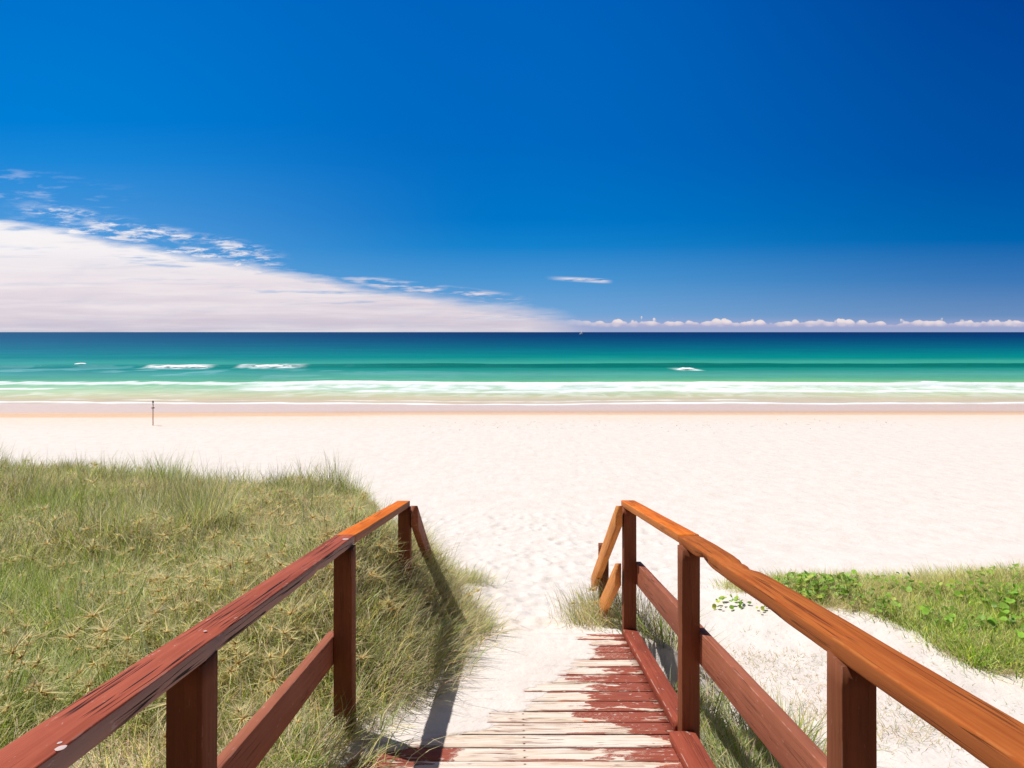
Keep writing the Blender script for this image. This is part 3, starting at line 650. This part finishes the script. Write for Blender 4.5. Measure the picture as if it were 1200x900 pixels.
kp = (rng.random(12000) < dens(hx, hy)*(.10+.75*sstep(-.15, .2, fbm(hx*.5+11, hy*.5, 3)))*(.25+.75*sstep(-4.0, -1.3, hx+.5*(hy-5)*0))*sstep(1.5, 3.6, hy)) & (hx > -.8*hy-1.2)
hx = hx[kp][:1500]; hy = hy[kp][:1500]; hz_ = ground(hx, hy)+rng.uniform(.05, .24, len(hx))
Hd = heads(np.stack([hx, hy, hz_], -1), rng.uniform(.05, .15, len(hx))**1.0*(1+.35*(rng.random(len(hx)) > .8)), rng)
o = mesh_obj('spinifex_seed_heads', *Hd[:3], M_grass, col=Hd[3]); tag(o, kind='stuff'); o['label'] = 'straw yellow star-shaped seed heads all over the left dune grass'; o['category'] = 'seed heads'

# --- single tufts (things)
def tuft(name, cx, cy, rad, n, Lr, wts, label, seed, leanr=(.3, .95), nh=0, group=None, cat='grass tuft', wr=(.003, .0055), flat=1.0, dark=1.0, wind=(0, 0)):
    rg = np.random.default_rng(seed); z0 = float(ground(cx, cy))
    ox = rg.normal(0, rad, n); oy = rg.normal(0, rad*flat, n); X_ = cx+ox; Y_ = cy+oy
    if cx > 1.0: X_ = np.where(Y_ < 5.2, np.maximum(X_, .98), X_)
    z_ = ground(X_, Y_)-.02
    ang = np.arctan2(oy+rg.normal(0, rad*.7, n)+wind[1]*rad, ox+rg.normal(0, rad*.7, n)+wind[0]*rad)
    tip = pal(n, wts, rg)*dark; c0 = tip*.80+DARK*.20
    pr = [blades(np.stack([X_, Y_, z_], -1), rg.uniform(*Lr, n), rg.uniform(*wr, n), ang, rg.uniform(*leanr, n), c0, tip, rg=rg)]
    root = empty(name, (cx, cy, z0)); tag(root, label, cat, group)
    v, f, c, cc = pack(pr); mesh_obj('blades', v-np.array([cx, cy, z0]), f, c, M_grass, root, col=cc)
    if nh:
        p = np.stack([cx+rg.normal(0, rad*.9, nh), cy+rg.normal(0, rad*flat*.9, nh), z0+rg.uniform(.6, 1., nh)*Lr[1]*.75], -1)
        for q in p:
            v, f, c, cc = heads([q], rg.uniform(.05, .10, 1), rg, 26); mesh_obj('seed_head', v-np.array([cx, cy, z0]), f, c, M_grass, root, col=cc)
    return root
tuft('grass_tuft', -.62, 8.25, .17, 1500, (.15, .34), (2, 6, 1.5, 1, 1), 'round grey green tuft alone on the sand beyond the left railing', 1, (.3, .95), 0, flat=.8)
tuft('grass_tuft', -.90, 8.0, .15, 800, (.14, .30), (1, 3, 3, 2, 2), 'straw coloured tuft between the lone round tuft and the left dune', 2, (.4, .98), 4)
tuft('grass_tuft', .80, 6.25, .15, 900, (.22, .48), (2.5, 3, 3, 2.5, 1.5), 'yellow green spinifex tuft at the foot of the right stair rail', 3, (.1, .8), 6, wr=(.0025, .0045))
tuft('grass_tuft', .66, 5.85, .10, 420, (.18, .36), (2, 2, 3, 3, 2), 'small yellow tuft at the end of the deck, left of the right stair rail', 4, (.3, .95), 3, wr=(.0025, .0045))
tuft('grass_tuft', 1.14, 5.9, .16, 330, (.35, .65), (.5, 1, .3, .3, 3), 'dark wiry tuft behind the far post of the right railing', 5, (.1, .7), 0, dark=.45, wr=(.0025, .004))
for i, (a, b, lb) in enumerate(((1.22, 5.25, 'green strappy tuft beside the deck, farthest under the right mid rail'), (1.22, 4.7, 'green strappy tuft beside the deck between the two far right posts'), (1.38, 4.15, 'green tuft in the railing shade, right of the middle post'), (1.30, 3.6, 'nearest green tuft at the right edge of the deck'), (1.75, 4.45, 'grey green tuft standing in the shadow of the right handrail'))):
    tuft('grass_tuft', a, b, .17, 620, (.22, .5), (4, 4.5, 1.2, 1, 1), lb, 20+i, (.25, .95), 0, wr=(.004, .008), flat=1.3)
tuft('grass_tuft', -.62, 4.55, .15, 800, (.20, .42), (2, 5, 1.5, 1.2, 2.2), 'grey green tuft leaning over the left edge of the deck', 31, (.4, .98), 0, wr=(.0028, .005), wind=(1.1, -.3))
tuft('grass_tuft', -.93, 3.05, .14, 500, (.2, .42), (3, 4, 1.5, 1, 1.5), 'green tuft below the left mid rail at the bottom of the photo', 36, (.3, .95), 0, wr=(.003, .006), wind=(.5, 0))
tuft('grass_tuft', -.70, 4.05, .13, 420, (.20, .40), (1.5, 4.5, 2.4, 1, 2.4), 'tuft with pale dry blades beside the middle left post', 32, (.5, 1.), 0, wr=(.003, .006), wind=(1.2, -.5))
tuft('grass_tuft', -.42, 5.2, .13, 700, (.20, .36), (2.4, 5, 1.2, 1.3, 2), 'tuft hanging over the far left corner of the deck', 33, (.35, .98), 2, wr=(.0028, .005), wind=(.6, -.3))
tuft('grass_tuft', -.85, 3.62, .08, 160, (.16, .34), (1.5, 3, 3, .6, 3), 'sparse tuft of dry blades at the foot of the middle left post', 34, (.5, 1.), 0, wr=(.003, .006), wind=(.8, -.6))
tuft('grass_tuft', -.95, 6.9, .20, 90, (.45, .75), (.2, .5, .5, .1, 3), 'thin dark seed stalks rising behind the far left handrail end', 35, (.0, .3), 0, dark=.35, wr=(.003, .004), cat='seed stalks')
# sparse cover along the path edge, with runners
def sp_d(x_, y_): return (np.abs(x_-(edge(y_)+.12)) < .22)*(y_ > 5.3)*(y_ < 9)*.8
E_ = clumps(55, 16, (-1.4, .1), (5.2, 9), sp_d, (.08, .2), (.0025, .004), (.6, 1.5, 3, 1, 4), (.6, 1.), (.8, -.2), .07, cvar=False)
def rs_d(x_, y_): return sstep(1.6, 2.2, x_)*sstep(3.4, 2.8, x_-.0*y_)*sstep(4.3, 4.9, y_)*sstep(7.6, 6.9, y_)*sstep(-.1, .15, fbm(x_*1.4, y_*1.4+8, 2))
E2 = clumps(170, 22, (1.6, 3.4), (4.3, 7.6), rs_d, (.05, .14), (.0025, .004), (1.2, 2, 3.5, 1, 3.5), (.5, 1.), (0, 0), .09, cvar=False)
def rs2(x_, y_): return (x_ > 2.2)*(x_ < 7)*(rdens(x_, y_) < .5)*(y_ < 7)*.6
E3 = clumps(90, 10, (2.2, 5), (3.8, 7), rs2, (.05, .13), (.0025, .004), (2, 2, 3, 1, 3), (.5, 1.), (0, 0), .06, cvar=False)
E2 = (*E2[:3], E2[3]*np.array([.80,.72,.5])); E3 = (*E3[:3], E3[3]*np.array([.62,.70,.4])); v, f, c, cc = pack([E_, E2, E3]); o = mesh_obj('sparse_grass', v, f, c, M_grass, col=cc); tag(o, kind='stuff')
o['label'] = 'thin dry grass and runners scattered on the sand by the boardwalk'; o['category'] = 'grass'
# --- right patch
Rr = [clumps(2000, 34, (2.4, 9), (4.6, 8.7), rdens, (.12, .30), (.003, .005), (1.5, .8, 3, 1.8, 3.6), (.25, .98), (0, 0), .09),
      clumps(900, 26, (3.0, 9), (4.6, 7.3), lambda a, b: rdens(a, b)*sstep(7.4, 6.3, b-.28*(a-4)), (.12, .26), (.005, .010), (7, 1, .8, 1.6, .4), (.2, .85), (0, 0), .08, cvar=False)]
Rr[1] = (*Rr[1][:3], Rr[1][3]*np.array([1.0, 1.15, .8]))
Rr = [(*q[:3], np.clip(q[3]*np.array([1.15, 1.25, .95]), 0, .97)) for q in Rr]; v, f, c, cc = pack(Rr); o = mesh_obj('low_dune_grass', v, f, c, M_grass, col=cc); tag(o, kind='stuff')
o['label'] = 'low straw and green grass covering the small dune on the right'; o['category'] = 'grass'
# --- beach vines: clumps of round leaves
def vine(cx, cy, rx, ry, n, size, label, seed, lift=.16):
    rg = np.random.default_rng(seed); V = []; F = []; CT = []; Cc = []; z0 = float(height(cx, cy))
    for i in range(n):
        a = rg.uniform(0, 2*math.pi); q = math.sqrt(rg.random())
        px = cx+math.cos(a)*q*rx; py_ = cy+math.sin(a)*q*ry
        pz = float(height(px, py_))+rg.uniform(.03, lift)*(1.1-q*.5)
        s = size*rg.uniform(.40, .85); yaw = rg.uniform(0, 2*math.pi); tilt = rg.normal(0, .45); roll = rg.normal(0, .45); fold = rg.uniform(.15, .5)
        out = [(0, -.15), (.35, -.10), (.62, .15), (.68, .50), (.50, .85), (.2, 1.0), (.0, .86)]
        col = np.array([.26, .46, .05])*rg.uniform(.6, 1.4)
        if rg.random() < .15: col = np.array([.50, .56, .10])*rg.uniform(.8, 1.2)
        b0 = len(V); pts = [(x_, y_, abs(x_)*fold) for x_, y_ in out]+[(-x_, y_, abs(x_)*fold) for x_, y_ in out[1:-1][::-1]]+[(0, .4, -.03)]
        cyw, syw = math.cos(yaw), math.sin(yaw); ct, st_ = math.cos(tilt), math.sin(tilt); cr_, sr_ = math.cos(roll), math.sin(roll)
        for (x_, y_, z_) in pts:
            x_ *= s; y_ *= s; z_ *= s
            y_, z_ = y_*ct-z_*st_, y_*st_+z_*ct; x_, z_ = x_*cr_+z_*sr_, -x_*sr_+z_*cr_
            V.append((px+x_*cyw-y_*syw-cx, py_+x_*syw+y_*cyw-cy, pz+z_-z0)); Cc.append(col*(.8 if len(V)-b0 == 13 else 1))
        k_ = len(pts)-1
        for j in range(k_): F += [b0+j, b0+(j+1) % k_, b0+k_]; CT.append(3)
    root = empty('beach_vine', (cx, cy, z0)); tag(root, label, 'plant')
    n2 = max(3, n//6); b = np.stack([cx+rg.normal(0, rx*.4, n2), cy+rg.normal(0, ry*.4, n2)], -1); zb = height(b[:, 0], b[:, 1])
    v, f, c, cc = blades(np.column_stack([b, zb]), np.full(n2, lift*1.1), np.full(n2, .005), rg.uniform(0, 6.28, n2), rg.uniform(.1, .9, n2), np.tile([.10, .12, .03], (n2, 1)), np.tile([.12, .2, .04], (n2, 1)), rg=rg)
    v, f, c, cc = pack([(np.array(V), np.array(F), np.array(CT), np.array(Cc)), (v-np.array([cx, cy, z0]), f, c, cc)])
    mesh_obj('leaves', v, f, c, M_leaf, root, col=cc)
vine(3.38, 7.65, .46, .50, 460, .070, 'dense clump of bright green round leaves at the left end of the right dune', 1)
vine(3.98, 7.85, .26, .30, 90, .07, 'smaller round-leaved clump just right of the dense vine clump', 2)
vine(2.36, 7.35, .22, .22, 26, .055, 'few green leaves alone on open sand behind the right handrail', 3, .06)
vine(4.9, 7.2, .60, .25, 90, .065, 'green vine leaves in the middle of the straw grass on the right dune', 4, .20)
vine(5.85, 7.9, .45, .3, 70, .070, 'green vine leaves standing on the skyline at the far right', 5, .22)
vine(4.72, 6.30, .22, .3, 30, .10, 'large dark green leaves low at the right edge of the photo', 7, .22)
vine(5.0, 6.8, .3, .3, 36, .085, 'dark green leaf clump behind the large leaves at the right edge', 8, .22)
vine(2.95, 6.75, .15, .15, 16, .05, 'small leaf sprig on the sand left of the right dune', 9, .06)
vine(3.7, 6.9, .30, .2, 40, .06, 'loose green sprigs on the lower left of the right dune', 10, .15)

vine(4.35, 7.55, .35, .30, 60, .060, 'small green vine leaves in the straw grass right of the two left clumps', 11, .20)
vine(3.75, 7.25, .30, .25, 60, .055, 'low green leaves just below the dense vine clump', 12, .16)
vine(5.4, 7.55, .30, .25, 50, .065, 'green leaves just below the skyline at the far right', 13, .24)
vine(2.75, 7.1, .22, .15, 22, .045, 'thin runner of small leaves on sand between the lone leaves and the dense clump', 14, .05)
vine(4.3, 6.6, .35, .25, 50, .065, 'green leaves in the lush grass at the lower middle of the right dune', 15, .20)
# twigs and weed bits on the beach
tw = np.random.default_rng(77); nb = 420
bx_ = tw.uniform(-22, 22, nb*2); by_ = np.concatenate([tw.uniform(5.4, 16, nb), 37+tw.normal(0, 1.4, nb)])
kp = (bx_ > edge(np.minimum(by_, 12))) & ((bx_ > -.2) | (by_ > 14)) ; bx_ = bx_[kp]; by_ = by_[kp]
n_ = len(bx_); zz = height(bx_, by_)+.012; sc = np.where(by_ > 20, 2.2, .55)
tc_ = np.tile([.13, .09, .06], (n_, 1))*tw.uniform(.6, 2.2, (n_, 1))
v, f, c, cc = blades(np.stack([bx_, by_, zz], -1), tw.uniform(.03, .13, n_)*sc, tw.uniform(.004, .014, n_)*sc, tw.uniform(0, 6.28, n_), np.full(n_, .99), tc_, tc_, droop=.9, rg=tw)
v[:, 2] = np.maximum(v[:, 2], 0*v[:, 2]+height(v[:, 0], v[:, 1])+.006)
o = mesh_obj('beach_litter', v, f, c, M_grass, col=cc); tag(o, kind='stuff'); o['label'] = 'small twigs and weed scraps strewn over the beach sand'; o['category'] = 'debris'

# ------------------------------------------------------------------ marker pole and sailing boat
m_pw, t = material('weathered_pole'); pn = t.noise(t.mapv(t.new('ShaderNodeTexCoord').outputs['Object'], (20, 20, 3)), 1, 3); finish(t, t.mix(pn, (.55, .38, .28), (.68, .48, .38)), .7)
m_dk, t = material('dark_band'); finish(t, (.13, .09, .09), .6)
m_wb, t = material('white_paint'); pn = t.noise(t.new('ShaderNodeTexCoord').outputs['Object'], 8, 3); finish(t, t.mix(pn, (.74, .74, .76), (.82, .82, .82)), .5)
def lathe(name, prof, mat, parent, n=14, loc=(0, 0, 0)):
    V = []; F = []; CT = []
    for r_, z_ in prof:
        for i in range(n): a = 2*math.pi*i/n; V.append((r_*math.cos(a), r_*math.sin(a), z_))
    for j in range(len(prof)-1):
        for i in range(n): F += [j*n+i, j*n+(i+1) % n, (j+1)*n+(i+1) % n, (j+1)*n+i]; CT.append(4)
    F += list(range(n))[::-1]; CT.append(n); F += [(len(prof)-1)*n+i for i in range(n)]; CT.append(n)
    o = mesh_obj(name, V, F, CT, mat, parent); o.location = loc; return o
mp = empty('marker_post', (-19.3, 36.7, float(height(-19.3, 36.7)))); tag(mp, 'thin brown marker post with dark collar standing alone on the beach', 'post')
lathe('pole', [(.030, -.3), (.028, .5), (.026, 1.16)], m_pw, mp)
lathe('collar', [(.035, .90), (.085, .92), (.085, .95), (.035, .97)], m_dk, mp)
lathe('reflector', [(.036, 1.161), (.05, 1.17), (.05, 1.22), (.036, 1.23)], m_wb, mp)
lathe('cap', [(.035, 1.231), (.045, 1.25), (.04, 1.31), (.02, 1.33)], m_dk, mp)
bt = empty('sailing_boat', (155, 1530, -5.5)); tag(bt, 'tiny white sailing boat on the horizon, above the right stair rail', 'boat')
def prism(name, pts2, y0, y1, mat, parent):
    n = len(pts2); V = [(a, y0, b) for a, b in pts2]+[(a, y1, b) for a, b in pts2]; F = list(range(n))+list(range(n, 2*n))[::-1]; CT = [n, n]
    for i in range(n): F += [i, i+n, (i+1) % n+n, (i+1) % n]; CT.append(4)
    return mesh_obj(name, V, F, CT, mat, parent)
prism('hull', [(-4.2, 1.2), (-3.6, 0), (3.2, 0), (4.6, 1.3)], -1.2, 1.2, m_wb, bt)
m_sail, t = material('sailcloth'); t.new('ShaderNodeOutputMaterial', {0: t.new('ShaderNodeMixShader', {0: .6, 1: t.new('ShaderNodeBsdfDiffuse', {0: (.9, .9, .9, 1)}).outputs[0], 2: t.new('ShaderNodeBsdfTranslucent', {0: (.9, .9, .9, 1)}).outputs[0]}).outputs[0]})
prism('mainsail', [(-3.6, 1.9), (.3, 1.9), (.3, 8.5)], -.05, .05, m_sail, bt)
prism('jib', [(.7, 1.8), (4.2, 1.5), (.6, 7.6)], -.04, .04, m_sail, bt)
lathe('mast', [(.09, 1.0), (.06, 9.0)], m_wb, bt, loc=(.48, 0, 0))
S.render.resolution_x = 1024; S.render.resolution_y = 768
